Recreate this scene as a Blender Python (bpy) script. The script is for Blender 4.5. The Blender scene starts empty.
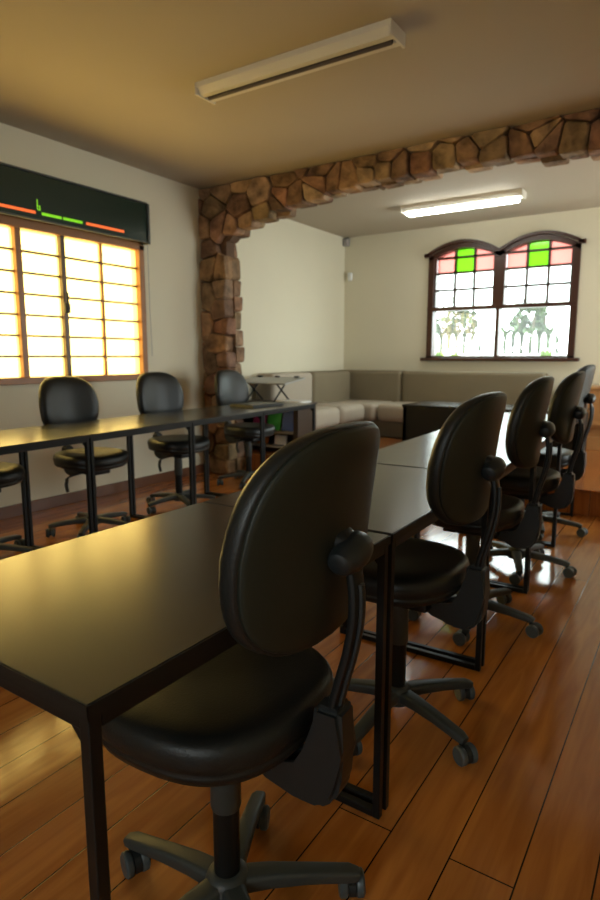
import bpy, bmesh, math, random
from mathutils import Vector, Matrix
PI = math.pi
S = bpy.context.scene
C = S.collection

# ------------------------------------------------------------------ camera
cam_d = bpy.data.cameras.new('camera'); cam = bpy.data.objects.new('camera', cam_d); C.objects.link(cam)
PITCH, YAW = math.atan(93/603.), math.atan(400/math.hypot(603, 93))
cam.location = (0, 0, 1.18)
cam.rotation_euler = (PI/2-PITCH, 0, YAW)
cam_d.sensor_fit = 'VERTICAL'; cam_d.sensor_height = 36; cam_d.lens = 36*603/900.
cam_d.clip_start = .05
cam_d.dof.use_dof = True; cam_d.dof.focus_distance = 1.15; cam_d.dof.aperture_fstop = 5.6
S.camera = cam

# ------------------------------------------------------------------ view, world, daylight
S.view_settings.view_transform = 'Standard'; S.view_settings.look = 'None'
S.view_settings.gamma = 1; S.view_settings.use_curve_mapping = False
S.view_settings.exposure = 1.0
W = bpy.data.worlds.new('overcast_sky'); S.world = W; W.use_nodes = True
bg = W.node_tree.nodes['Background']; bg.inputs[0].default_value = (.90, .99, .98, 1); bg.inputs[1].default_value = 4.8

def portal(name, loc, rot, sx, sy):
    l = bpy.data.lights.new(name, 'AREA'); l.shape = 'RECTANGLE'; l.size = sx; l.size_y = sy
    l.cycles.is_portal = True
    o = bpy.data.objects.new(name, l); C.objects.link(o); o.location = loc; o.rotation_euler = rot
    return o
portal('daylight_portal_side', (-4.33, 2.68, 1.58), (0, -PI/2, 0), 1.15, 2.4)
portal('daylight_portal_garden', (-2.08, 7.62, 1.85), (-PI/2, 0, 0), 1.8, 1.45)
portal('daylight_portal_lounge', (1.64, 6.25, 1.35), (0, PI/2, 0), 2.1, 2.0)
portal('daylight_portal_added_rear', (-.2, -2.45, 1.55), (PI/2, 0, 0), 1.3, 1.15)  # guides sky light through the added, unseen opening behind the camera

# ------------------------------------------------------------------ materials
def lin(c): return tuple(((v/12.92) if v <= .04045 else ((v+.055)/1.055)**2.4) for v in c)
def mat(name, col, rough=.5, metal=0., spec=.5, noise=0., nscale=6., bump=0., bscale=80., coat=0., emit=None, es=0.):
    m = bpy.data.materials.new(name); m.use_nodes = True; nt = m.node_tree
    b = nt.nodes['Principled BSDF']
    b.inputs['Base Color'].default_value = (*col, 1); b.inputs['Roughness'].default_value = rough
    b.inputs['Metallic'].default_value = metal; b.inputs['Specular IOR Level'].default_value = spec
    b.inputs['Coat Weight'].default_value = coat
    tc = nt.nodes.new('ShaderNodeTexCoord')
    if noise:
        n = nt.nodes.new('ShaderNodeTexNoise'); n.inputs['Scale'].default_value = nscale; n.inputs['Detail'].default_value = 4
        nt.links.new(tc.outputs['Object'], n.inputs['Vector'])
        mr = nt.nodes.new('ShaderNodeMapRange'); mr.inputs[3].default_value = 1-noise; mr.inputs[4].default_value = 1+noise
        nt.links.new(n.outputs[0], mr.inputs[0])
        mx = nt.nodes.new('ShaderNodeVectorMath'); mx.operation = 'SCALE'; mx.inputs[0].default_value = col
        nt.links.new(mr.outputs[0], mx.inputs['Scale']); nt.links.new(mx.outputs[0], b.inputs['Base Color'])
    if bump:
        n = nt.nodes.new('ShaderNodeTexNoise'); n.inputs['Scale'].default_value = bscale; n.inputs['Detail'].default_value = 3
        nt.links.new(tc.outputs['Object'], n.inputs['Vector'])
        bp = nt.nodes.new('ShaderNodeBump'); bp.inputs['Strength'].default_value = bump; bp.inputs['Distance'].default_value = .01
        nt.links.new(n.outputs[0], bp.inputs['Height']); nt.links.new(bp.outputs[0], b.inputs['Normal'])
    if emit:
        b.inputs['Emission Color'].default_value = (*emit, 1); b.inputs['Emission Strength'].default_value = es
    return m

def glass(name, col, clear=.8, rough=.3, trans=None):
    """window pane: lets daylight through, scatters some of it, reflects a little"""
    m = bpy.data.materials.new(name); m.use_nodes = True; nt = m.node_tree; nt.nodes.clear()
    out = nt.nodes.new('ShaderNodeOutputMaterial')
    t = nt.nodes.new('ShaderNodeBsdfTransparent'); t.inputs[0].default_value = (*col, 1)
    d = nt.nodes.new('ShaderNodeBsdfTranslucent'); d.inputs[0].default_value = (*(trans or col), 1)
    g = nt.nodes.new('ShaderNodeBsdfGlossy'); g.inputs[1].default_value = rough
    mx = nt.nodes.new('ShaderNodeMixShader'); mx.inputs[0].default_value = clear
    nt.links.new(d.outputs[0], mx.inputs[1]); nt.links.new(t.outputs[0], mx.inputs[2])
    m2 = nt.nodes.new('ShaderNodeMixShader'); m2.inputs[0].default_value = .04
    nt.links.new(mx.outputs[0], m2.inputs[1]); nt.links.new(g.outputs[0], m2.inputs[2])
    nt.links.new(m2.outputs[0], out.inputs[0])
    return m

def wood_floor(name, dark, light, plank=.15, ox=0., rough=.16):
    m = bpy.data.materials.new(name); m.use_nodes = True; nt = m.node_tree; N = nt.nodes; L = nt.links
    b = N['Principled BSDF']
    tc = N.new('ShaderNodeTexCoord'); mp = N.new('ShaderNodeMapping')
    mp.inputs['Rotation'].default_value = (0, 0, PI/2); mp.inputs['Location'].default_value = (0, ox, 0)
    L.new(tc.outputs['Object'], mp.inputs[0])
    br = N.new('ShaderNodeTexBrick'); br.offset = .37; br.inputs['Scale'].default_value = 1
    br.inputs['Brick Width'].default_value = 3.4; br.inputs['Row Height'].default_value = plank
    br.inputs['Mortar Size'].default_value = .0022; br.inputs['Mortar Smooth'].default_value = .3
    br.inputs['Color1'].default_value = (0, 0, 0, 1); br.inputs['Color2'].default_value = (1, 1, 1, 1)
    br.inputs['Mortar'].default_value = (.5, .5, .5, 1)
    L.new(mp.outputs[0], br.inputs['Vector'])
    n = N.new('ShaderNodeTexNoise'); n.inputs['Scale'].default_value = 3; n.inputs['Detail'].default_value = 6; n.inputs['Distortion'].default_value = .6
    m2 = N.new('ShaderNodeMapping'); m2.inputs['Scale'].default_value = (9, .8, 1); L.new(tc.outputs['Object'], m2.inputs[0]); L.new(m2.outputs[0], n.inputs['Vector'])
    ad = N.new('ShaderNodeMath'); ad.operation = 'MULTIPLY_ADD'; ad.inputs[1].default_value = .35
    L.new(br.outputs['Color'], ad.inputs[0]); L.new(n.outputs[0], ad.inputs[2])
    cr = N.new('ShaderNodeValToRGB'); cr.color_ramp.elements[0].position = .3; cr.color_ramp.elements[1].position = 1.0
    cr.color_ramp.elements[0].color = (*dark, 1); cr.color_ramp.elements[1].color = (*light, 1)
    L.new(ad.outputs[0], cr.inputs[0])
    mx = N.new('ShaderNodeMix'); mx.data_type = 'RGBA'; mx.inputs[7].default_value = (.02, .008, .004, 1)
    L.new(cr.outputs[0], mx.inputs[6]); L.new(br.outputs['Fac'], mx.inputs[0]); L.new(mx.outputs[2], b.inputs['Base Color'])
    # worn varnish: roughness varies
    n2 = N.new('ShaderNodeTexNoise'); n2.inputs['Scale'].default_value = 1.7; n2.inputs['Detail'].default_value = 5
    L.new(tc.outputs['Object'], n2.inputs['Vector'])
    mr = N.new('ShaderNodeMapRange'); mr.inputs[3].default_value = rough*.6; mr.inputs[4].default_value = rough*1.6
    L.new(n2.outputs[0], mr.inputs[0]); L.new(mr.outputs[0], b.inputs['Roughness'])
    n3 = N.new('ShaderNodeTexNoise'); n3.inputs['Scale'].default_value = 7; n3.inputs['Detail'].default_value = 2
    m3 = N.new('ShaderNodeMapping'); m3.inputs['Scale'].default_value = (1.6, .6, 1); L.new(tc.outputs['Object'], m3.inputs[0]); L.new(m3.outputs[0], n3.inputs['Vector'])
    sb = N.new('ShaderNodeMath'); sb.operation = 'SUBTRACT'; L.new(n3.outputs[0], sb.inputs[0]); L.new(br.outputs['Fac'], sb.inputs[1])
    bp = N.new('ShaderNodeBump'); bp.inputs['Strength'].default_value = .12; bp.inputs['Distance'].default_value = .01
    L.new(sb.outputs[0], bp.inputs['Height']); L.new(bp.outputs[0], b.inputs['Normal'])
    return m

def stone_mat():
    m = bpy.data.materials.new('rough_brown_stone'); m.use_nodes = True; nt = m.node_tree; N = nt.nodes; L = nt.links
    b = N['Principled BSDF']; b.inputs['Roughness'].default_value = .75; b.inputs['Specular IOR Level'].default_value = .3
    at = N.new('ShaderNodeAttribute'); at.attribute_name = 'stone'
    tc = N.new('ShaderNodeTexCoord'); n = N.new('ShaderNodeTexNoise'); n.inputs['Scale'].default_value = 9; n.inputs['Detail'].default_value = 6
    L.new(tc.outputs['Object'], n.inputs['Vector'])
    mr = N.new('ShaderNodeMapRange'); mr.inputs[1].default_value = .3; mr.inputs[2].default_value = .7; mr.inputs[3].default_value = .4; mr.inputs[4].default_value = 1.45; L.new(n.outputs[0], mr.inputs[0])
    mx = N.new('ShaderNodeVectorMath'); mx.operation = 'SCALE'; L.new(at.outputs['Color'], mx.inputs[0]); L.new(mr.outputs[0], mx.inputs['Scale'])
    L.new(mx.outputs[0], b.inputs['Base Color'])
    bp = N.new('ShaderNodeBump'); bp.inputs['Strength'].default_value = 1.; bp.inputs['Distance'].default_value = .05
    L.new(n.outputs[0], bp.inputs['Height']); L.new(bp.outputs[0], b.inputs['Normal'])
    return m

M = {}
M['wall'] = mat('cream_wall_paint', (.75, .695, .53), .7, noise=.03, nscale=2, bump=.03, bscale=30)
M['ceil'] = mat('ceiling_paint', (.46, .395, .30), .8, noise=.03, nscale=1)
M['floor'] = wood_floor('varnished_plank_floor', (.26, .075, .018), (.56, .22, .05), .15, .10, .12)
M['floor2'] = wood_floor('varnished_platform_floor', (.22, .06, .015), (.42, .15, .04), .15, .0, .12)
M['woodtrim'] = mat('red_brown_trim', (.16, .06, .025), .35, noise=.2)
M['stone'] = stone_mat()
M['mortar'] = mat('dark_mortar', (.13, .075, .045), .95, noise=.3, nscale=20)
M['winwood'] = mat('honey_window_wood', (.33, .13, .03), .4, noise=.2)
M['windark'] = mat('dark_mahogany_frame', (.055, .018, .010), .35, noise=.2)
M['steeldark'] = mat('brown_window_steel', (.10, .05, .02), .4)
M['amber'] = glass('warm_frosted_glass', (1, .80, .42), .62, .2, (1, .78, .38))
M['clear'] = glass('clear_glass', (.97, 1, .99), .97, .02)
M['frost'] = glass('white_frosted_glass', (.95, 1, .98), .8, .2)
M['pink'] = glass('pink_stained_glass', (.62, .33, .30), .7, .1)
M['green'] = glass('green_stained_glass', (.25, .50, .07), .7, .1)
M['lam'] = mat('dark_laminate_top', (.026, .026, .023), .23, spec=.75, bump=.015, bscale=260)
M['lamedge'] = mat('black_edge_band', (.010, .010, .009), .5, spec=.3)
M['metal'] = mat('black_painted_steel', (.007, .008, .008), .42, spec=.3)
M['leather'] = mat('black_leatherette', (.012, .013, .012), .40, spec=.4, bump=.10, bscale=240)
M['plastic'] = mat('black_moulded_plastic', (.013, .016, .017), .42, spec=.45, bump=.05, bscale=400)
M['shell'] = mat('satin_black_back_shell', (.015, .018, .012), .5, spec=.4, bump=.04, bscale=400)
M['greyplastic'] = mat('charcoal_base_plastic', (.040, .046, .044), .45, spec=.45)
M['wheel'] = mat('caster_grey', (.06, .075, .08), .4)
M['chrome'] = mat('chrome', (.7, .7, .7), .25, 1.)
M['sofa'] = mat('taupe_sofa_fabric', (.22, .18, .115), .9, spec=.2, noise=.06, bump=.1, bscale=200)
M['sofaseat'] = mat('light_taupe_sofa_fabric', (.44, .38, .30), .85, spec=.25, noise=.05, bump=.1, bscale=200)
M['fixture'] = mat('white_enamel_fixture', (.72, .68, .58), .4)
M['dark'] = mat('dark_slot', (.02, .015, .012), .6)
M['tubeoff'] = mat('unlit_tube', (.10, .08, .07), .3)
M['tubeon'] = mat('lit_tube', (1, 1, 1), .4, emit=(.95, 1, .95), es=9)
M['valance'] = mat('dark_green_gloss_board', (.010, .028, .018), .25)
M['valedge'] = mat('grey_valance_edge', (.05, .06, .055), .4)
M['str_o'] = mat('orange_leak_glow', (.3, .05, .01), .3, emit=(1, .16, .03), es=.55)  # daylight leaking through orange glass, put in as emission
M['str_g'] = mat('green_leak_glow', (.1, .3, .01), .3, emit=(.22, .7, .01), es=.5)  # same for green: emission stands in for the leaked daylight
M['cabwood'] = mat('honey_cabinet_wood', (.45, .22, .075), .4, noise=.15, nscale=3)
M['white'] = mat('white_plastic', (.8, .82, .8), .4)
M['paper'] = mat('white_paper', (.8, .8, .78), .7)
M['greyboard'] = mat('grey_board', (.34, .34, .32), .45)
M['greyshelf'] = mat('grey_shelf_laminate', (.30, .29, .28), .4)
M['brownpanel'] = mat('dark_brown_panel', (.06, .035, .02), .45)
M['bush'] = mat('garden_foliage', (.045, .075, .022), .8, noise=.4, nscale=5)
M['sprout'] = mat('yellow_green_leaves', (.16, .30, .02), .6)
M['fence'] = mat('white_fence_paint', (.8, .8, .8), .6)
M['bark'] = mat('bark', (.12, .09, .06), .9)
M['ground'] = mat('pale_concrete_ground', (.5, .48, .44), .9, noise=.1)
M['cov_a'] = mat('green_magazine', (.03, .45, .10), .35)
M['cov_b'] = mat('magenta_magazine', (.45, .03, .20), .35)
M['cov_c'] = mat('blue_magazine', (.05, .12, .5), .35)
M['cov_d'] = mat('pale_magazine', (.6, .6, .65), .35)
M['cov_e'] = mat('orange_magazine', (.6, .2, .04), .35)

# ------------------------------------------------------------------ mesh helpers
def bm_(): return bmesh.new()
def box(bm, x0, x1, y0, y1, z0, z1, bev=0., seg=2):
    r = bmesh.ops.create_cube(bm, size=1)
    vs = r['verts']
    for v in vs:
        v.co = Vector(((x0+x1)/2+v.co.x*(x1-x0), (y0+y1)/2+v.co.y*(y1-y0), (z0+z1)/2+v.co.z*(z1-z0)))
    if bev:
        es = list({e for v in vs for e in v.link_edges})
        bmesh.ops.bevel(bm, geom=es, offset=bev, segments=seg, affect='EDGES', profile=.5)
def obj(name, bm, m, parent=None, smooth=False, auto=True):
    bmesh.ops.recalc_face_normals(bm, faces=bm.faces[:])
    me = bpy.data.meshes.new(name); bm.to_mesh(me); bm.free()
    if smooth:
        for p in me.polygons: p.use_smooth = True
        if auto:
            try: me.set_sharp_from_angle(angle=math.radians(42))
            except Exception: pass
    o = bpy.data.objects.new(name, me); C.objects.link(o)
    if m: me.materials.append(m)
    if parent: o.parent = parent
    return o
def empty(name, loc=(0, 0, 0), rz=0):
    o = bpy.data.objects.new(name, None); C.objects.link(o); o.location = loc; o.rotation_euler = (0, 0, rz)
    o.empty_display_size = .05
    return o
def tag(o, label=None, cat=None, group=None, kind=None):
    if label: o['label'] = label
    if cat: o['category'] = cat
    if group: o['group'] = group
    if kind: o['kind'] = kind
    return o
def struct(name, bm, m, smooth=False):
    o = obj(name, bm, m, smooth=smooth); o['kind'] = 'structure'; return o
def sweep(bm, pts, prof, up=(1, 0, 0), scales=None, cap=True):
    """prof: list of (a,b) in frame; a along 'up', b along normal"""
    rings = []; n = len(pts); pts = [Vector(p) for p in pts]
    for i, p in enumerate(pts):
        t = (pts[min(i+1, n-1)]-pts[max(i-1, 0)]).normalized()
        u = Vector(up); u = (u-t*u.dot(t)).normalized(); w = t.cross(u)
        s = scales[i] if scales else (1, 1)
        if not isinstance(s, tuple): s = (s, s)
        rings.append([bm.verts.new(p+u*a*s[0]+w*b*s[1]) for a, b in prof])
    k = len(prof)
    for i in range(n-1):
        for j in range(k):
            bm.faces.new((rings[i][j], rings[i][(j+1) % k], rings[i+1][(j+1) % k], rings[i+1][j]))
    if cap: bm.faces.new(rings[0][::-1]); bm.faces.new(rings[-1])
def circ(r, k=16): return [(r*math.cos(2*PI*i/k), r*math.sin(2*PI*i/k)) for i in range(k)]
def rrect(w, h, r, k=4):
    o = []
    for cx, cy, a in ((w/2-r, h/2-r, 0), (-w/2+r, h/2-r, 90), (-w/2+r, -h/2+r, 180), (w/2-r, -h/2+r, 270)):
        for i in range(k+1):
            t = math.radians(a+90*i/k); o.append((cx+r*math.cos(t), cy+r*math.sin(t)))
    return o
def lathe(bm, prof, k=24, mtx=None):
    rings = []
    for r, z in prof:
        rings.append([bm.verts.new((r*math.cos(2*PI*i/k), r*math.sin(2*PI*i/k), z)) for i in range(k)])
    for a, b in zip(rings, rings[1:]):
        for j in range(k): bm.faces.new((a[j], a[(j+1) % k], b[(j+1) % k], b[j]))
    bm.faces.new(rings[0][::-1]); bm.faces.new(rings[-1])
    if mtx:
        vs = [v for r in rings for v in r]
        for v in vs: v.co = mtx @ v.co
def tube(bm, pts, r, k=10, up=(1, 0, 0)): sweep(bm, pts, circ(r, k), up)
def prism(bm, poly, ax, a0, a1):
    """extrude a polygon; ax = 'x','y','z' the extrusion axis"""
    def P(u, v, a): return {'x': (a, u, v), 'y': (u, a, v), 'z': (u, v, a)}[ax]
    A = [bm.verts.new(P(u, v, a0)) for u, v in poly]; B = [bm.verts.new(P(u, v, a1)) for u, v in poly]
    n = len(poly)
    for i in range(n): bm.faces.new((A[i], A[(i+1) % n], B[(i+1) % n], B[i]))
    bm.faces.new(A[::-1]); bm.faces.new(B)
def dup(root, loc, rz):
    r = root.copy(); C.objects.link(r); r.location = loc; r.rotation_euler = (0, 0, rz)
    for ch in list(root.children):
        c = ch.copy(); C.objects.link(c); c.parent = r
        for g in list(ch.children):
            d = g.copy(); C.objects.link(d); d.parent = c
    return r

# ------------------------------------------------------------------ room shell
XL, XR, YB, YA, YA2, YF, H = -4.2, 1.7, -2.5, 4.62, 4.84, 7.53, 2.79
STEP_Y, STEP = 4.87, .20
b = bm_(); box(b, XL-.15, XR+.15, YB-.15, YF+.15, -.12, 0); struct('floor', b, M['floor'])
b = bm_(); box(b, XL, XR, STEP_Y, YF, 0.001, STEP-.02); box(b, XL, XR, STEP_Y-.02, YF, STEP-.02, STEP, .006)
struct('floor_platform', b, M['floor2'])
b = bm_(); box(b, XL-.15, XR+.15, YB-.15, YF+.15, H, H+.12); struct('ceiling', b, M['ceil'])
# left wall with window opening
WY0, WY1, WZ0, WZ1 = 1.49, 3.87, 1.00, 2.15
T = .16
b = bm_()
box(b, XL-T, XL, YB-.15, WY0, 0, H); box(b, XL-T, XL, WY1, YF+.15, 0, H)
box(b, XL-T, XL, WY0, WY1, 0, WZ0); box(b, XL-T, XL, WY0, WY1, WZ1, H)
struct('wall_left', b, M['wall'])
# far wall with garden window opening (arched heads cut by the frame)
FX0, FX1, FZ0 = -2.97, -1.20, 1.16
FXM = (FX0+FX1)/2
def arch_z(x, x0, x1, zs, rise):
    u = (x-(x0+x1)/2)/((x1-x0)/2); return zs+rise*(1-u*u)
N_ = 14
b = bm_()
box(b, XL-.15, FX0, YF, YF+T, 0, H); box(b, FX1, XR+.15, YF, YF+T, 0, H); box(b, FX0, FX1, YF, YF+T, 0, FZ0)
for x0, x1 in ((FX0, FXM), (FXM, FX1)):
    poly = [(x0+(x1-x0)*i/N_, arch_z(x0+(x1-x0)*i/N_, x0, x1, 2.42, .14)) for i in range(N_+1)] + [(x1, H), (x0, H)]
    prism(b, poly, 'y', YF, YF+T)
struct('wall_back', b, M['wall'])
# right wall, unseen opening in the lounge part; rear wall with unseen opening added for fill daylight
b = bm_()
box(b, XR, XR+T, YB-.15, 5.3, 0, H); box(b, XR, XR+T, 7.2, YF+.15, 0, H); box(b, XR, XR+T, 5.3, 7.2, 0, .35); box(b, XR, XR+T, 5.3, 7.2, 2.35, H)
struct('wall_right', b, M['wall'])
b = bm_()
box(b, XL-.15, -.8, YB-T, YB, 0, H); box(b, .4, XR+.15, YB-T, YB, 0, H); box(b, -.8, .4, YB-T, YB, 0, 1.0); box(b, -.8, .4, YB-T, YB, 2.1, H)
struct('wall_front', b, M['wall'])
# baseboards
b = bm_(); box(b, XL, XL+.018, YB, YA, 0, .09, .004); struct('baseboard_left', b, M['woodtrim'])
b = bm_(); box(b, XR-.018, XR, YB, YA, 0, .09, .004); struct('baseboard_right', b, M['woodtrim'])
b = bm_(); box(b, XL, XR, YF-.018, YF, STEP, STEP+.08, .004); struct('baseboard_back', b, M['woodtrim'])

# ------------------------------------------------------------------ stone arch
AX0, AX1 = -3.87, .42
AP = [(-3.87, 2.24), (-3.78, 2.33), (-3.58, 2.41), (-3.14, 2.49), (-2.62, 2.55), (-2.16, 2.585), (-1.75, 2.59), (-1.30, 2.58), (-.85, 2.55), (-.35, 2.49), (.13, 2.41), (.33, 2.33), (.42, 2.24)]
def openz(x):
    if x <= AX0 or x >= AX1: return -1
    for (xa, za), (xb, zb) in zip(AP, AP[1:]):
        if xa <= x <= xb: return za+(zb-za)*(x-xa)/(xb-xa)
    return -1
def inside(x, z): return z > openz(x)
# mortar core
b = bm_()
poly = [(x, z+.04) for x, z in AP]
box(b, XL, AX0-.04, YA+.05, YA2-.05, 0, H); box(b, AX1+.04, XR, YA+.05, YA2-.05, 0, H)
prism(b, [(AX0-.04, 2.28)]+[(x, z+.04) for x, z in AP]+[(AX1+.04, 2.28), (AX1+.04, H), (AX0-.04, H)], 'y', YA+.05, YA2-.05)
core = struct('wall_arch', b, M['mortar'])
def clip(poly, mx, mz, nx, nz):
    out = []; n = len(poly)
    for i in range(n):
        p, q = poly[i], poly[(i+1) % n]
        dp = (p[0]-mx)*nx+(p[1]-mz)*nz; dq = (q[0]-mx)*nx+(q[1]-mz)*nz
        if dp <= 0: out.append(p)
        if (dp < 0) != (dq < 0) and abs(dp-dq) > 1e-9:
            t = dp/(dp-dq); out.append((p[0]+(q[0]-p[0])*t, p[1]+(q[1]-p[1])*t))
    return out
def stones(seed, yback, yfront, sx=.27, sz=.21):
    rnd = random.Random(seed); pts = []
    row = 0; z = .08
    while z < H+.2:
        x = XL-.1+(row % 2)*sx*.5
        while x < XR+.1:
            pts.append((x+rnd.uniform(-.32, .32)*sx, z+rnd.uniform(-.32, .32)*sz)); x += sx*rnd.uniform(.8, 1.25)
        z += sz*rnd.uniform(.85, 1.15); row += 1
    # a chain of small stones along the inner edge
    pts = [p for p in pts if abs(p[1]-openz(p[0])) > .075 or openz(p[0]) < 0]
    pts = [p for p in pts if abs(p[0]-AX0) > .07 and abs(p[0]-AX1) > .07 or p[1] > 2.2]
    x = AX0+.06
    while x < AX1-.03:
        j = rnd.uniform(-.024, .024)
        pts.append((x, openz(x)+.06+j)); pts.append((x, openz(x)-.06+j)); x += rnd.uniform(.13, .22)
    z = .08
    while z < 2.15:
        for X, s in ((AX0, -1), (AX1, 1)):
            j = rnd.uniform(-.02, .02)
            pts.append((X+s*.06+j, z)); pts.append((X-s*.06+j, z))
        z += rnd.uniform(.13, .22)
    bm = bm_(); cols = []
    pal = [(.22, .125, .068), (.26, .155, .08), (.19, .105, .06), (.29, .18, .095), (.24, .125, .07), (.32, .21, .12), (.17, .095, .06), (.25, .16, .085)]
    for i, (px, pz) in enumerate(pts):
        if not inside(px, pz): continue
        poly = [(px-.4, pz-.4), (px+.4, pz-.4), (px+.4, pz+.4), (px-.4, pz+.4)]
        for q in ((XL, 0, -1, 0), (XR, 0, 1, 0), (0, 0, 0, -1), (0, H-.002, 0, 1)):
            if len(poly) >= 3: poly = clip(poly, *q)
        if len(poly) < 3: continue
        for j, (qx, qz) in enumerate(pts):
            if i == j or abs(qx-px) > .7 or abs(qz-pz) > .7: continue
            poly = clip(poly, (px+qx)/2, (pz+qz)/2, qx-px, qz-pz)
            if len(poly) < 3: break
        if len(poly) < 3: continue
        cx = sum(p[0] for p in poly)/len(poly); cz = sum(p[1] for p in poly)/len(poly)
        # round the polygon: cut corners
        rp = []
        for k in range(len(poly)):
            p0, p1, p2 = poly[k-1], poly[k], poly[(k+1) % len(poly)]
            rp.append((p1[0]+(p0[0]-p1[0])*.12, p1[1]+(p0[1]-p1[1])*.12)); rp.append((p1[0]+(p2[0]-p1[0])*.12, p1[1]+(p2[1]-p1[1])*.12))
        poly = rp
        R_ = sum(math.hypot(p[0]-cx, p[1]-cz) for p in poly)/len(poly)
        g = 1-.004/max(R_, .03)
        pro = rnd.uniform(.0, .025); sgn = -1 if yfront < yback else 1
        yf = yfront+sgn*pro; tilt = rnd.uniform(-.12, .12), rnd.uniform(-.12, .12)
        rings = []
        for s, y in ((g, yback), (g, yf-sgn*.020), (g*.97, yf-sgn*.006), (g*.88, yf+sgn*.002)):
            rings.append([bm.verts.new((min(max(cx+(p[0]-cx)*s, XL), XR), y+((p[0]-cx)*tilt[0]+(p[1]-cz)*tilt[1])*(y != yback)+(rnd.uniform(-.004, .004) if y != yback else 0), min(max(cz+(p[1]-cz)*s, 0), H-.002))) for p in poly])
        k_ = rnd.uniform(.85, 1.45); col = [v*k_*rnd.uniform(.95, 1.05) for v in pal[rnd.randrange(len(pal))]]
        n = len(poly); fs = []
        for A, B in zip(rings, rings[1:]):
            for k in range(n): fs.append(bm.faces.new((A[k], A[(k+1) % n], B[(k+1) % n], B[k])))
        fs.append(bm.faces.new(rings[-1])); fs.append(bm.faces.new(rings[0][::-1]))
        cols += [(f, col) for f in fs]
    lay = bm.loops.layers.float_color.new('stone')
    for f, c in cols:
        for l in f.loops: l[lay] = (*c, 1)
    return bm
YM = (YA+YA2)/2
so = obj('stone_facing', stones(5, YM-.003, YA), M['stone'], core)
so2 = obj('stone_facing', stones(11, YM+.003, YA2), M['stone'], core)

# ------------------------------------------------------------------ left window
w1 = empty('window_1', (XL, 0, 0)); w1['kind'] = 'structure'
b = bm_()
fx0, fx1 = -.10, .015
box(b, fx0, fx1, WY1-.055, WY1, WZ0, WZ1, .004); box(b, fx0, fx1, WY0, WY0+.05, WZ0, WZ1, .004)
box(b, fx0, fx1, WY0, WY1, WZ1-.045, WZ1+.03, .004); box(b, fx0, fx1+.012, WY0, WY1+.01, WZ0-.02, WZ0+.03, .004)
obj('window_frame', b, M['winwood'], w1)
PY = [WY0+.05, 1.93, 2.31, 2.68, 3.055, 3.435, WY1-.055]
b = bm_()
for y in (2.68,): box(b, -.07, .005, y-.024, y+.024, WZ0+.03, WZ1-.045, .003)
for y in (3.435, 1.93): box(b, -.06, -.02, y-.011, y+.011, WZ0+.03, WZ1-.045, .003)
obj('wood_glazing_bar', b, M['winwood'], w1)
b = bm_()
for y in (3.055, 2.31): box(b, -.065, .0, y-.02, y+.02, WZ0+.03, WZ1-.045, .003)
for i in range(1, 7):
    z = WZ0+.03+(WZ1-.075-WZ0)*i/7
    box(b, -.055, -.025, WY0+.05, WY1-.055, z-.008, z+.008)
obj('steel_glazing_bar', b, M['steeldark'], w1)
b = bm_(); box(b, -.043, -.037, WY0+.05, WY1-.055, WZ0+.03, WZ1-.045); obj('pane', b, M['amber'], w1)
b = bm_(); box(b, 0, .03, 3.03, 3.075, 1.52, 1.60, .006); box(b, .02, .035, 3.04, 3.06, 1.54, 1.68, .004); obj('window_latch', b, M['metal'], w1)

# valance box over the window
va = tag(empty('window_valance', (XL, 0, 2.19)), 'dark green glossy box valance above the wide gridded window', 'valance')
b = bm_(); box(b, .0, .10, 1.3, 3.835, -.02, .29, .004); obj('valance_board', b, M['valance'], va)
b = bm_(); box(b, .0, .115, 3.835, 3.86, -.04, .295, .004); box(b, .0, .112, 1.3, 3.835, .29, .303, .003); box(b, .085, .106, 1.3, 3.835, -.032, -.02, .002); obj('valance_edge_trim', b, M['valedge'], va)
for y0, y1, mm in ((2.2, 2.77, 'str_o'), (2.82, 2.985, 'str_g'), (3.0, 3.17, 'str_g'), (3.205, 3.58, 'str_o')):  # emissive strips imitate light leaking past the board; no opening behind them
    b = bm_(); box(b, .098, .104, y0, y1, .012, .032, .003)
    tag(obj('glow_strip', b, M[mm], va), 'glowing %s strip imitating leaked daylight' % ('orange' if mm == 'str_o' else 'green'))
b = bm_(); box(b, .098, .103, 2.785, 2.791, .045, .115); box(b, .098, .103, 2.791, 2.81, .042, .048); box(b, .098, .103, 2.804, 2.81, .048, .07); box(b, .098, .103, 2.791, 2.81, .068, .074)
tag(obj('glow_strip', b, M['str_g'], va), 'small green light mark')
b = bm_(); tube(b, [(.03, 3.90, 0), (.03, 3.90, -.6), (.028, 3.91, -1.0)], .0025, 6); obj('pull_cord', b, M['greyshelf'], va)

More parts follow.
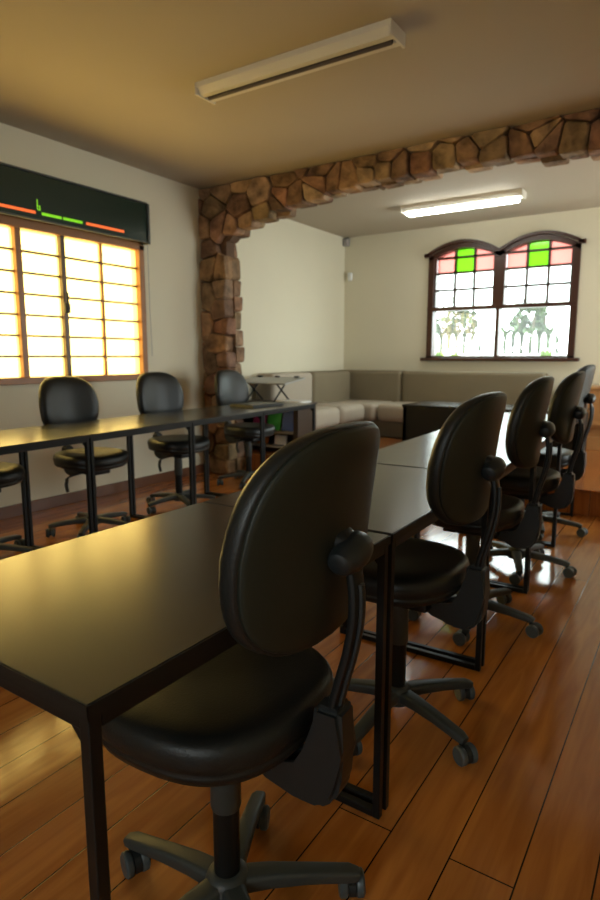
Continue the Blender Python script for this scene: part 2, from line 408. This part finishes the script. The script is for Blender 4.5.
# ------------------------------------------------------------------ garden window
w2 = empty('window_2', (0, YF, 0)); w2['kind'] = 'structure'
b = bm_()
y0, y1 = -.03, .12
ZS = 2.42
def az(x, off=0):
    x0, x1 = (FX0, FXM) if x < FXM else (FXM, FX1)
    return arch_z(x, x0, x1, ZS, .14)+off
box(b, FX0, FX0+.075, y0, y1, FZ0, ZS+.01, .006); box(b, FX1-.075, FX1, y0, y1, FZ0, ZS+.01, .006)
box(b, FX0+.07, FX0+.096, y0+.02, y1, 1.775, ZS+.01, .004); box(b, FX1-.096, FX1-.07, y0+.02, y1, 1.775, ZS+.01, .004)
box(b, FXM-.07, FXM+.07, y0, y1, 1.775, ZS+.01, .006); box(b, FXM-.022, FXM+.022, y0+.01, y1, FZ0, 1.775, .004)
box(b, FX0, FX1, y0-.01, y1, 1.755, 1.80, .004)
for x0, x1 in ((FX0, FXM), (FXM, FX1)):
    up = [(x0+(x1-x0)*i/N_, arch_z(x0+(x1-x0)*i/N_, x0, x1, ZS, .14)) for i in range(N_+1)]
    lo = [(x, z-.06) for x, z in up]
    for i in range(N_): prism(b, [up[i], up[i+1], lo[i+1], lo[i]], 'y', y0, y1)
obj('window_frame', b, M['windark'], w2)
b = bm_()
for x0, x1 in ((FX0-.03, FXM), (FXM, FX1+.03)):   # outer arched moulding
    up = [(x0+(x1-x0)*i/N_, arch_z(x0+(x1-x0)*i/N_, x0, x1, ZS+.03, .145)) for i in range(N_+1)]
    for i in range(N_): prism(b, [up[i], up[i+1], (up[i+1][0], up[i+1][1]-.035), (up[i][0], up[i][1]-.035)], 'y', y0-.035, y0+.005)
box(b, FX0-.05, FX0+.03, y0-.035, y0+.02, ZS, ZS+.045, .005); box(b, FX1-.03, FX1+.05, y0-.035, y0+.02, ZS, ZS+.045, .005)
obj('arched_moulding', b, M['windark'], w2)
b = bm_(); box(b, FX0-.06, FX1+.06, y0-.05, y0+.03, FZ0-.03, FZ0+.012, .006); box(b, FX0, FX1, y0, y1, FZ0, FZ0+.035); obj('window_sill', b, M['windark'], w2)
def cols(x0, x1): return [x0, x0+(x1-x0)/3, x0+2*(x1-x0)/3, x1]
sashes = ((FX0+.095, FXM-.07), (FXM+.07, FX1-.095))
RZ = [1.80, 2.01, 2.215, 2.40]
b = bm_(); panes = {k: bm_() for k in ('frost', 'pink', 'green', 'clear')}
for x0, x1 in sashes:
    c = cols(x0, x1)
    for x in c[1:3]: box(b, x-.014, x+.014, .01, .06, 1.80, az(x)-.05)
    for z in RZ[1:]: box(b, x0, x1, .01, .06, z-.013, z+.013)
    for i in range(3):
        for j in range(2): box(panes['frost'], c[i]+.008, c[i+1]-.008, .038, .042, RZ[j]+.006, RZ[j+1]-.006)
        k = 'green' if i == 1 else 'pink'
        box(panes[k], c[i]+.008, c[i+1]-.008, .038, .042, RZ[2]+.006, RZ[3]-.006)
        xs = [c[i]+.008+(c[i+1]-c[i]-.016)*q/4 for q in range(5)]
        prism(panes[k], [(xs[0], RZ[3]+.008), (xs[-1], RZ[3]+.008)]+[(x, max(az(x)-.055, RZ[3]+.009)) for x in xs[::-1]], 'y', .038, .042)
    # rounded inner corners are part of the sash
obj('glazing_bar', b, M['windark'], w2)
for x0, x1 in ((FX0+.075, FXM-.022), (FXM+.022, FX1-.075)): box(panes['clear'], x0, x1, .038, .042, FZ0+.035, 1.755)
for k, lab in (('frost', 'white frosted panes'), ('pink', 'pink stained panes'), ('green', 'green stained panes'), ('clear', 'clear lower panes')):
    tag(obj('pane', panes[k], M[k], w2), lab)

# ------------------------------------------------------------------ garden outside
b = bm_(); box(b, -16, 12, YF+.2, 22, -.1, 0); g = obj('garden_ground', b, M['ground']); g['kind'] = 'structure'
pf = tag(empty('picket_fence', (0, 10.4, 0)), 'white picket fence in the garden behind the arched window', 'fence')
b = bm_(); box(b, -6.2, -.2, .012, .045, .45, .53); box(b, -6.2, -.2, .012, .045, 1.15, 1.23); obj('fence_rail', b, M['fence'], pf)
b = bm_(); prism(b, [(-.04, .1), (.04, .1), (.04, 1.46), (.025, 1.54), (0, 1.58), (-.025, 1.54), (-.04, 1.46)], 'y', -.012, .012)
pk = obj('picket', b, M['fence'], pf); pk.location = (-6.1, 0, 0)
for i in range(1, 44):
    c = pk.copy(); C.objects.link(c); c.parent = pf; c.location = (-6.1+i*.137, 0, 0)
def bush(name, x, y, w, h, seed, label, n=1300, leafs=.11):
    rnd = random.Random(seed); root = tag(empty(name, (x, y, 0)), label, 'bush', 'bushes behind the picket fence')
    b = bm_()
    for i in range(6):
        a = i*PI/3; tube(b, [(0, 0, 0), (.1*math.cos(a), .1*math.sin(a), h*.4), (.3*w*math.cos(a), .3*w*math.sin(a), h*.8)], .02, 6)
    obj('stem', b, M['bark'], root)
    b = bm_(); n_ = n
    for i in range(n_):
        while True:
            p = Vector((rnd.uniform(-1, 1), rnd.uniform(-1, 1), rnd.uniform(-1, 1)))
            if .35 < p.length < 1: break
        lump = 1+.25*math.sin(p.x*5+seed)*math.cos(p.z*6)
        c = Vector((p.x*w/2*lump, p.y*w/2.6, h*.55+p.z*h*.45*lump))
        s = leafs*rnd.uniform(.6, 1.3); R = Matrix.Rotation(rnd.uniform(0, 6.3), 4, 'Z') @ Matrix.Rotation(rnd.uniform(-1.2, 1.2), 4, 'X')
        vs = [b.verts.new(c+(R @ Vector(q))) for q in ((0, -s, 0), (s*.45, 0, s*.1), (0, s, 0), (-s*.45, 0, s*.1))]
        b.faces.new(vs)
    obj('foliage', b, M['bush'], root)
for i, (x, y, w, h, lab) in enumerate([(-4.25, 12.3, 1.15, 2.3, 'pale green bush behind the fence, in the left pane of the arched window'),
                                       (-2.8, 12.3, 1.0, 2.4, 'pale green bush behind the fence, in the right pane of the arched window')]):
    bush('garden_bush', x, y, w, h, i+3, lab)
def plant(x, y, z, h, seed, label):
    rnd = random.Random(seed); b = bm_()
    for i in range(26):
        a = rnd.uniform(0, 6.3); l = h*rnd.uniform(.6, 1.1); o = rnd.uniform(.3, 1.)
        p0 = Vector((rnd.uniform(-.05, .05), rnd.uniform(-.03, .03), 0)); d = Vector((math.cos(a)*o*.6, math.sin(a)*o*.4, 1)).normalized()
        s = Vector((-math.sin(a), math.cos(a), 0))*.022
        m_ = p0+d*l*.55; t = p0+d*l+Vector((0, 0, -l*.1*o))
        vs = [b.verts.new(q) for q in (p0-s*.3, m_-s, t, m_+s, p0+s*.3)]
        b.faces.new(vs)
    o = obj('low_plant', b, M['sprout']); o.location = (x, y, z); return tag(o, label, 'plant', 'plants outside the garden window')
# outside window planter ledge
b = bm_(); box(b, -3.3, -.9, YF+.2, YF+.5, 0, 1.12, .01); box(b, -3.32, -.88, YF+.18, YF+.52, 1.12, 1.15, .005)
tag(obj('planter_wall', b, M['fence']), 'low white masonry planter outside the arched window', 'planter')
for i, (x, h, lab) in enumerate([(-2.93, .12, 'yellow-green plant at far left corner outside arched window'), (-2.70, .09, 'small dark green plant outside arched window, second from left'), (-1.58, .13, 'yellow-green plant outside the right pane of arched window')]):
    plant(x, YF+.35, 1.15, h, i+40, lab)

# ------------------------------------------------------------------ fluorescent fixtures
def fixture(loc, lit, label):
    r = tag(empty('fluorescent_light', loc), label, 'ceiling light')
    b = bm_()
    prism(b, [(-.085, 0), (.085, 0), (.085, -.03), (.06, -.065), (.02, -.065), (.02, -.045), (-.02, -.045), (-.02, -.065), (-.06, -.065), (-.085, -.03)], 'x', -.62, .62)
    obj('housing', b, M['fixture'], r)
    for x0 in (-.636, .621):
        b = bm_(); box(b, x0, x0+.015, -.088, .088, -.069, -.001, .003); obj('end_cap', b, M['fixture'], r)
    b = bm_()
    if lit:
        box(b, -.585, .585, -.062, .062, -.10, -.066, .015, 3); obj('light_diffuser', b, M['tubeon'], r, True)
    else:
        box(b, -.60, .60, -.018, .018, -.0645, -.046); obj('tube_slot', b, M['dark'], r)
        b = bm_(); sweep(b, [(-.60, 0, -.068), (.60, 0, -.068)], circ(.011, 10), (0, 1, 0)); obj('tube', b, M['tubeoff'], r, True)
    return r
fixture((-2.01, 2.98, H), False, 'unlit white fluorescent fixture on the ceiling nearest the camera')
fixture((-2.20, 6.38, H), True, 'lit white fluorescent fixture on the ceiling beyond the stone arch')

# ------------------------------------------------------------------ tables
TT, TW, TL = .755, .61, .865
def make_table():
    r = empty('meeting_table')
    # local: x in [-TW,0], y in [0,TL]
    b = bm_(); box(b, -TW, 0, .0, TL, TT-.022, TT, .0015, 1); obj('tabletop', b, M['lam'], r)
    b = bm_()
    e = .002
    sweep(b, [(0, 0, 0), (0, 0, 0.001)], [(0, 0), (.001, 0), (.001, .001)], (1, 0, 0)); b.clear()
    for a in ((-TW-e, -TW, -e, TL+e), (0, e, -e, TL+e), (-TW-e, e, -e, 0), (-TW-e, e, TL, TL+e)):
        box(b, a[0], a[1], a[2], a[3], TT-.022, TT-.0015)
    obj('edge_band', b, M['lamedge'], r)
    t = .020; z1 = TT-.022
    b = bm_()
    box(b, -TW+t, -t, .002, .002+t, z1-t, z1, .002); box(b, -TW+t, -t, TL-t-.002, TL-.002, z1-t, z1, .002)
    box(b, -TW+.002, -TW+.002+t, .002+t, TL-.002-t, z1-t, z1, .002); box(b, -t-.002, -.002, .002+t, TL-t-.002, z1-t, z1, .002)
    obj('top_rail', b, M['metal'], r)
    for x in (-TW+.002, -t-.002):
        for y in (.002, TL-t-.002):
            b = bm_(); box(b, x, x+t, y, y+t, .0, z1, .002); obj('leg', b, M['metal'], r)
    for y in (.002, TL-t-.002):
        b = bm_(); box(b, -TW+t+.002, -t-.002, y, y+t, .0, t, .002); obj('floor_bar', b, M['metal'], r)
    for x, s in ((-t-.002, -1), (-TW+t+.002, 1)):
        for y in (.012, TL-.012):
            b = bm_(); prism(b, [(x, z1-t), (x+s*.035, z1-t), (x, z1-t-.035)], 'y', y-.002, y+.002); obj('corner_gusset', b, M['metal'], r)
    return r
proto = make_table()
SL = .05
def place_row(x0, y0, slope, n, off, labels, group, first=True):
    """front-right corner starts at (x0,y0)"""
    x, y = x0, y0
    for i in range(n):
        a = math.atan(slope[i])
        if i:
            pa = math.atan(slope[i-1]); g = TL+.006+TW*abs(a-pa); x -= math.sin(pa)*g; y += math.cos(pa)*g
        if first and i == 0: o = proto; o.location = (x, y, 0); o.rotation_euler = (0, 0, a)
        else: o = dup(proto, (x, y, 0), a)
        tag(o, labels[i], 'table', group)
place_row(-.597, .431, (-.008, .008, .035, .04, .04), 5, 0, ['black-framed table closest to the camera, top fully in view',
    'black-framed table of the right row, second from the camera', 'black-framed table of the right row, third from the camera',
    'black-framed table of the right row, fourth from the camera', 'black-framed table ending the right row, near the platform step'], 'tables of the right row')
place_row(-2.748, 1.271, (.055, .055, .055, .055), 4, 0, ['black-framed table of the left row, at the left frame edge with golden window glare', 'black-framed table of the left row, before the chair under the window',
    'black-framed table of the left row, before the chair near the window corner', 'black-framed table ending the left row, beside the stone pillar'], 'tables of the left row', False)

# ------------------------------------------------------------------ chairs
def sup(t, a, b_, e):
    c, s = math.cos(t), math.sin(t)
    return (math.copysign(abs(c)**(2/e), c)*a, math.copysign(abs(s)**(2/e), s)*b_)
def pad(bm, layers, outline, place, K=56):
    """layers [(scale, depth)], closed pad; outline(t)->(u,v); place(u,v,d)->xyz"""
    rings = []
    for s, d in layers:
        rings.append([bm.verts.new(place(outline(2*PI*k/K)[0]*s, outline(2*PI*k/K)[1]*s, d, s)) for k in range(K)])
    for A, B in zip(rings, rings[1:]):
        for j in range(K): bm.faces.new((A[j], A[(j+1) % K], B[(j+1) % K], B[j]))
    for R, (s, d), fl in ((rings[0], layers[0], True), (rings[-1], layers[-1], False)):
        c = bm.verts.new(place(0, 0, d, 0))
        for j in range(K):
            f = (R[j], R[(j+1) % K], c); bm.faces.new(f[::-1] if fl else f)
BZ = .885   # backrest centre height
def back_outline(t):
    u, v = sup(t, .221, .187, 3.1)
    u *= 1-.10*(v/.187) if v > 0 else 1-.015*(-v/.187)
    return u, v
def back_place(u, v, d, s):
    y = -.238-.16*v*(.45+.9*v/.187*.4)+1.0*u*u-d-.05*(v-.02)
    return (u, y, BZ+v)
def seat_outline(t):
    u, v = sup(t, .222, .212, 2.6)
    u *= 1+.03*(v/.225)
    return u, v
def seat_place(u, v, d, s):
    r = max(0, (v-.10))/.125
    return (u, v+.012, .512+d-.022*r*r-(.006 if d > .02 else 0)*(1-s)*1.5-.35*max(0, .0)*v + .25*max(0, -v-.12)**2*8*.3)
def make_chair():
    r = empty('office_chair')
    # seat: leather cushion
    b = bm_(); pad(b, [(.88, -.042), (.97, -.036), (1.0, -.022), (1.0, -.018), (.988, -.014), (1.0, -.010), (1.012, .0), (1.012, .016), (.995, .030), (.96, .040), (.88, .046), (.7, .048), (.4, .046), (.15, .045)], seat_outline, seat_place)
    sc = obj('seat', b, M['leather'], r, True, False)
    b = bm_(); pad(b, [(.3, -.062), (.6, -.060), (.82, -.052), (.9, -.040)], seat_outline, seat_place)
    obj('seat_pan', b, M['plastic'], r, True, False)
    # backrest cushion (front) and shell (rear)
    b = bm_(); pad(b, [(.15, -.045), (.4, -.046), (.7, -.044), (.86, -.038), (.95, -.026), (1.0, -.010), (1.006, .002), (1.002, .012), (.99, .016), (.97, .016), (.9, .016)], back_outline, back_place)
    obj('backrest', b, M['leather'], r, True, False)
    b = bm_(); pad(b, [(.93, .012), (.978, .016), (.972, .021), (.94, .024), (.8, .027), (.5, .029), (.2, .029)], back_outline, back_place)
    obj('back_shell', b, M['shell'], r, True, False)
    # knob housing behind the backrest
    b = bm_(); sweep(b, [(0, -.255, .867), (0, -.268, .865), (0, -.276, .860)], rrect(.055, .05, .015, 4), (1, 0, 0), [1.2, 1, .8])
    kh = obj('knob_bracket', b, M['metal'], r, True)
    b = bm_(); sweep(b, [(-.050, -.280, .846), (-.047, -.280, .847), (-.040, -.280, .849), (-.018, -.280, .852), (.008, -.280, .857), (.03, -.280, .861), (.043, -.280, .863), (.048, -.280, .863)], circ(.030, 18), (0, 0, 1), [.45, .68, .80, 1, 1.06, .9, .6, .3])
    obj('adjusting_knob', b, M['plastic'], kh, True)
    # curved back post: flat bar with raised rib
    pts = [(0, -.242, .42), (0, -.245, .50), (0, -.250, .56), (0, -.264, .62), (0, -.280, .68), (0, -.290, .74), (0, -.290, .79), (0, -.282, .84)]
    pts = smooth_pts(pts, 4)
    b = bm_(); sweep(b, pts, rrect(.042, .016, .006, 2), (1, 0, 0)); bp = obj('back_post', b, M['metal'], r, True)
    b = bm_(); sweep(b, [(x, y-.010, z) for x, y, z in pts[2:-3]], rrect(.016, .010, .004, 2), (1, 0, 0)); obj('post_rib', b, M['plastic'], bp, True)
    # L-shaped mechanism cover
    b = bm_()
    poly = [(-.08, .448), (-.15, .430), (-.190, .442), (-.212, .48), (-.222, .575), (-.276, .575), (-.280, .49), (-.276, .43), (-.262, .395), (-.232, .372), (-.18, .372), (-.12, .396), (-.08, .412)]
    prism(b, poly, 'x', -.031, .031); bmesh.ops.bevel(b, geom=b.edges[:], offset=.010, segments=3, affect='EDGES')
    mc = obj('mechanism_cover', b, M['plastic'], r, True)
    BX = Matrix.Translation((0, -.105, .418)) @ Matrix.Rotation(PI/2, 4, 'Y')
    b = bm_(); lathe(b, [(.008, -.042), (.0115, -.041), (.0115, -.036), (.006, -.034), (.006, .034), (.0115, .036), (.0115, .041), (.008, .042)], 12, BX)
    tag(obj('bolt', b, M['chrome'], mc, True), 'small chrome bolt')
    # under-seat plate and levers
    b = bm_(); box(b, -.07, .07, -.12, .12, .412, .446, .008); obj('seat_mechanism', b, M['metal'], r, True)
    b = bm_(); sweep(b, smooth_pts([(.05, .03, .428), (.16, .03, .42), (.205, .035, .405), (.222, .05, .365), (.228, .07, .34)], 3), circ(.0065, 8), (0, 0, 1)); sweep(b, [(.203, .035, .407), (.222, .05, .37), (.23, .075, .333)], circ(.011, 8), (0, 0, 1)); obj('height_lever', b, M['plastic'], r, True)
    # column
    b = bm_(); lathe(b, [(.020, .414), (.030, .412), (.032, .270), (.030, .264), (.025, .263)], 24); obj('column_cover', b, M['greyplastic'], r, True)
    b = bm_(); lathe(b, [(.0275, .36), (.0275, .09), (.022, .07)], 24); obj('gas_cylinder', b, M['metal'], r, True)
    # star base
    b = bm_(); lathe(b, [(.030, .055), (.044, .058), (.048, .078), (.046, .104), (.036, .116), (.028, .118)], 24)
    for i in range(5):
        a = math.radians(90+72*i); d = Vector((math.cos(a), math.sin(a), 0)); s = (-math.sin(a), math.cos(a), 0)
        P = [d*.025+Vector((0, 0, .088)), d*.09+Vector((0, 0, .089)), d*.17+Vector((0, 0, .083)), d*.262+Vector((0, 0, .072)), d*.282+Vector((0, 0, .066))]
        sweep(b, P, rrect(.046, .036, .010, 3), s, [(1.15, 1.1), (1, 1), (.85, .85), (.8, .75), (.6, .6)])
    sb = obj('star_base', b, M['greyplastic'], r, True)
    for i in range(5):
        a = math.radians(90+72*i); cx, cy = .270*math.cos(a), .270*math.sin(a)
        th = a+1.1+i*1.7
        R = Matrix.Translation((cx, cy, 0)) @ Matrix.Rotation(th, 4, 'Z')
        b = bm_(); 
        lathe(b, [(.008, .044), (.008, .070)], 10, R)
        # hood between the wheels
        hood = [(.018+.027*math.cos(t), .027+.029*math.sin(t)) for t in [math.radians(q) for q in range(-20, 201, 20)]]
        n0 = len(b.verts); prism(b, hood, 'x', -.008, .008)
        b.verts.ensure_lookup_table()
        for v in b.verts[n0:]: v.co = R @ v.co
        ca = obj('caster', b, M['plastic'], r, True)
        b = bm_()
        for sx in (-1, 1):
            lathe(b, [(.018, .009), (.0265, .010), (.0285, .013), (.0285, .024), (.024, .028), (.010, .027)], 20, R @ Matrix.Translation((0, .018, .0287)) @ Matrix.Rotation(sx*PI/2, 4, 'Y'))
        obj('wheel', b, M['wheel'], ca, True)
    return r
def smooth_pts(pts, n):
    P = [Vector(p) for p in pts]; out = []
    for i in range(len(P)-1):
        p0, p1, p2, p3 = P[max(i-1, 0)], P[i], P[i+1], P[min(i+2, len(P)-1)]
        for k in range(n):
            t = k/n
            out.append(.5*((2*p1)+(p2-p0)*t+(2*p0-5*p1+4*p2-p3)*t*t+(3*p1-p0-3*p2+p3)*t**3))
    out.append(P[-1]); return [tuple(v) for v in out]
chair = make_chair()
RG, LG = 'office chairs along the right row of tables', 'office chairs along the window wall'
spots = [
 (-.742, .853, 92, 3, 0, 'black office chair nearest the camera, seat pushed under the first table', RG),
 (-.745, 1.72, 89, 16, .01, 'black office chair at the second table of the right row', RG),
 (-.78, 2.60, 92, 30, .03, 'black office chair at the right row, third from the camera', RG),
 (-.78, 3.42, 90, 36, .035, 'black office chair at the right row, fourth from the camera', RG),
 (-.845, 4.275, 88, 38, .06, 'black office chair farthest down the right row, by the platform step', RG),
 (-3.36, 2.56, -92, 20, -.02, 'black office chair under the gridded window, its backrest in front of the window', LG),
 (-3.36, 3.38, -96, 50, -.01, 'black office chair by the right end of the gridded window', LG),
 (-3.46, 4.40, -92, 10, -.01, 'black office chair at the end of the left row, beside the stone pillar', LG),
 (-3.40, 1.82, -90, 33, 0, 'black office chair cut off by the left frame edge, only seat and base seen', LG),
]
for i, (x, y, deg, bd, dz, lab, grp) in enumerate(spots):
    o = chair if i == 0 else dup(chair, (x, y, 0), 0)
    o.location = (x, y, 0); o.rotation_euler = (0, 0, math.radians(deg))
    tag(o, lab, 'chair', grp)
    # swivel: the base stands at its own angle under the seat; the backrest height is adjustable
    for ch in o.children:
        k = ch.name.split('.')[0]
        if k in ('star_base', 'caster'): ch.rotation_euler = (0, 0, math.radians(bd))
        if k in ('backrest', 'back_shell', 'knob_bracket', 'back_post'): ch.location = (0, 0, dz)

# ------------------------------------------------------------------ sectional sofa
sf = tag(empty('sectional_sofa', (0, 0, STEP)), 'long taupe L-shaped sectional sofa below the arched window', 'sofa')
def cush(name, x0, x1, y0, y1, z0, z1, m, bev=.06):
    b = bm_(); box(b, x0, x1, y0, y1, z0, z1, bev, 5)
    return obj(name, b, m, sf, True)
yb = YF-.03
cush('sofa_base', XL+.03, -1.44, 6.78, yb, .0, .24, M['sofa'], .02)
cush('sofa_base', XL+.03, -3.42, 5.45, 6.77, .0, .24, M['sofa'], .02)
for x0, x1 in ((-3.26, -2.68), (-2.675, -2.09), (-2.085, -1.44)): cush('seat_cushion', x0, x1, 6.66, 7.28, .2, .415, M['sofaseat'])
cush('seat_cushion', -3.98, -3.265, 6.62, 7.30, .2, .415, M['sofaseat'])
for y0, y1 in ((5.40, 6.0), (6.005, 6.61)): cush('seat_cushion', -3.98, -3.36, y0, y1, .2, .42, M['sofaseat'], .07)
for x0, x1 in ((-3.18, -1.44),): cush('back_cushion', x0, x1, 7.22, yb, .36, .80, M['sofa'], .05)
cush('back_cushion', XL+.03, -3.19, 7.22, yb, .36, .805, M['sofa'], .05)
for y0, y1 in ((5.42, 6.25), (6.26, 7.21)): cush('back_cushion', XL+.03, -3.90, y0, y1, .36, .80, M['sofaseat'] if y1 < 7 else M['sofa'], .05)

# low dark table in the lounge
ct = tag(empty('lounge_table', (-2.62, 5.98, STEP), 0), 'low black table with panelled front on the platform before the sofa', 'table')
b = bm_(); box(b, 0, 1.75, 0, .62, .45, .48, .004); obj('tabletop', b, M['lam'], ct)
b = bm_(); box(b, .01, 1.74, .01, .03, .06, .45, .003); box(b, .01, .03, .03, .60, .06, .45, .003); box(b, 1.72, 1.74, .03, .60, .06, .45, .003); obj('apron_panel', b, M['lamedge'], ct)
for x in (.01, 1.70):
    for y in (.01, .57):
        b = bm_(); box(b, x, x+.04, y, y+.04, 0, .45, .003); obj('leg', b, M['metal'], ct)

# wooden sideboard right of the sofa
cb = tag(empty('wooden_sideboard', (-1.12, 6.98, STEP)), 'honey wooden sideboard at the right frame edge behind the last chair', 'cabinet')
b = bm_(); box(b, 0, 2.0, .02, .50, 0, .14, .004); box(b, 0, 2.0, .06, .50, .14, .24, .002); box(b, 0, 2.0, .02, .50, .24, .64, .004); obj('body', b, M['cabwood'], cb)
b = bm_(); box(b, -.02, 2.02, -.0, .51, .64, .67, .005); obj('top', b, M['cabwood'], cb)
for i in range(4):
    b = bm_(); box(b, .02+i*.495, .49+i*.495, .002, .02, .26, .62, .004); d = obj('door', b, M['cabwood'], cb)
    b = bm_(); lathe(b, [(.006, 0), (.012, .012), (.012, .02)], 12, Matrix.Translation((.44+i*.495, .002, .5)) @ Matrix.Rotation(PI/2, 4, 'X')); obj('knob', b, M['chrome'], d, True)

# shelf unit with magazines by the sofa end
sh = tag(empty('magazine_shelf', (-4.12, 5.03, STEP)), 'dark brown open shelf unit between the stone pillar and the sofa', 'shelf')
b = bm_(); box(b, 0, .02, 0, .34, 0, .49, .002); box(b, .74, .80, 0, .34, 0, .49, .002); box(b, .02, .74, .32, .34, 0, .49); obj('side_panel', b, M['brownpanel'], sh)
b = bm_(); box(b, -.01, .81, -.01, .35, .49, .515, .003); obj('top_board', b, M['brownpanel'], sh)
b = bm_(); box(b, .02, .74, .005, .32, .05, .07); box(b, .02, .74, .005, .32, .20, .22); obj('shelf_board', b, M['greyshelf'], sh)
def mag(x, w, h, z, m, lab):
    b = bm_(); box(b, x, x+w, .0, .012, 0, h, .002); o = obj('magazine', b, M[m]); o.location = (-4.12, 5.10, STEP+z+.0045); o.rotation_euler = (math.radians(-12), 0, 0)
    tag(o, lab, 'magazine', 'magazines standing in the dark shelf unit')
mag(.16, .17, .22, .22, 'cov_b', 'magenta magazine on upper shelf, leftmost in the shelf unit')
mag(.355, .17, .23, .22, 'cov_a', 'green magazine on upper shelf, middle of the shelf unit')
mag(.545, .16, .21, .22, 'cov_c', 'blue magazine on upper shelf, rightmost in the shelf unit')
mag(.45, .15, .10, .07, 'cov_d', 'pale magazine on the lower shelf of the shelf unit')
mag(.22, .15, .10, .07, 'cov_e', 'orange magazine on the lower shelf of the shelf unit')
# tilted grey board on crossed legs
bd = tag(empty('folding_board', (-3.98, 5.04, STEP+.517), math.radians(4)), 'tilted grey board with dark clips on crossed legs, atop the shelf unit', 'board')
b = bm_(); prism(b, [(-.08, .185), (.34, .232), (.34, .247), (-.08, .20)], 'x', -.12, .52); obj('board', b, M['greyboard'], bd)
for x in (0.0, .34):
    for q in (((x, 0, .006), (x, .28, .222)), ((x+.018, .28, .006), (x+.018, .02, .192))):
        b = bm_(); tube(b, q, .009, 8); obj('crossed_leg', b, M['metal'], bd)
for x in (-.06, .16, .40):
    b = bm_(); box(b, x, x+.05, .31, .345, .245, .262, .004); obj('clip', b, M['metal'], bd)
# things on the left row
b = bm_(); box(b, -.20, .20, -.14, .14, 0, .012, .004); box(b, -.195, .195, -.135, .135, .012, .022, .004)
o = obj('closed_laptop', b, M['plastic']); o.location = (-3.22, 4.22, TT+.0008); o.rotation_euler = (0, 0, math.radians(85)); tag(o, 'closed dark laptop on the left row of tables near the pillar', 'laptop')
b = bm_(); box(b, -.15, .15, -.105, .105, 0, .018, .002); o = obj('paper_stack', b, M['paper']); o.location = (-3.47, 5.17, STEP+.5165); tag(o, 'stack of white paper on the dark shelf unit', 'paper')

# alarm sensors on the far wall
al = tag(empty('motion_sensor', (-4.10, YF, 2.265)), 'small white motion sensor on the far wall beside the corner', 'sensor')
b = bm_(); box(b, -.032, .032, -.05, -.008, -.055, .055, .014, 4); obj('sensor_body', b, M['white'], al, True)
b = bm_(); box(b, -.02, .02, -.01, 0, -.03, .03, .002); obj('bracket', b, M['greyshelf'], al)
al = tag(empty('corner_speaker', (XL+.05, YF-.05, 2.72)), 'small grey-brown device high in the lounge corner', 'device')
b = bm_(); box(b, -.045, .03, -.03, .045, -.05, .05, .012, 3); obj('device_body', b, M['greyshelf'], al, True)
b = bm_(); box(b, -.01, .01, .03, .05, .02, .068, .003); obj('bracket', b, M['metal'], al)
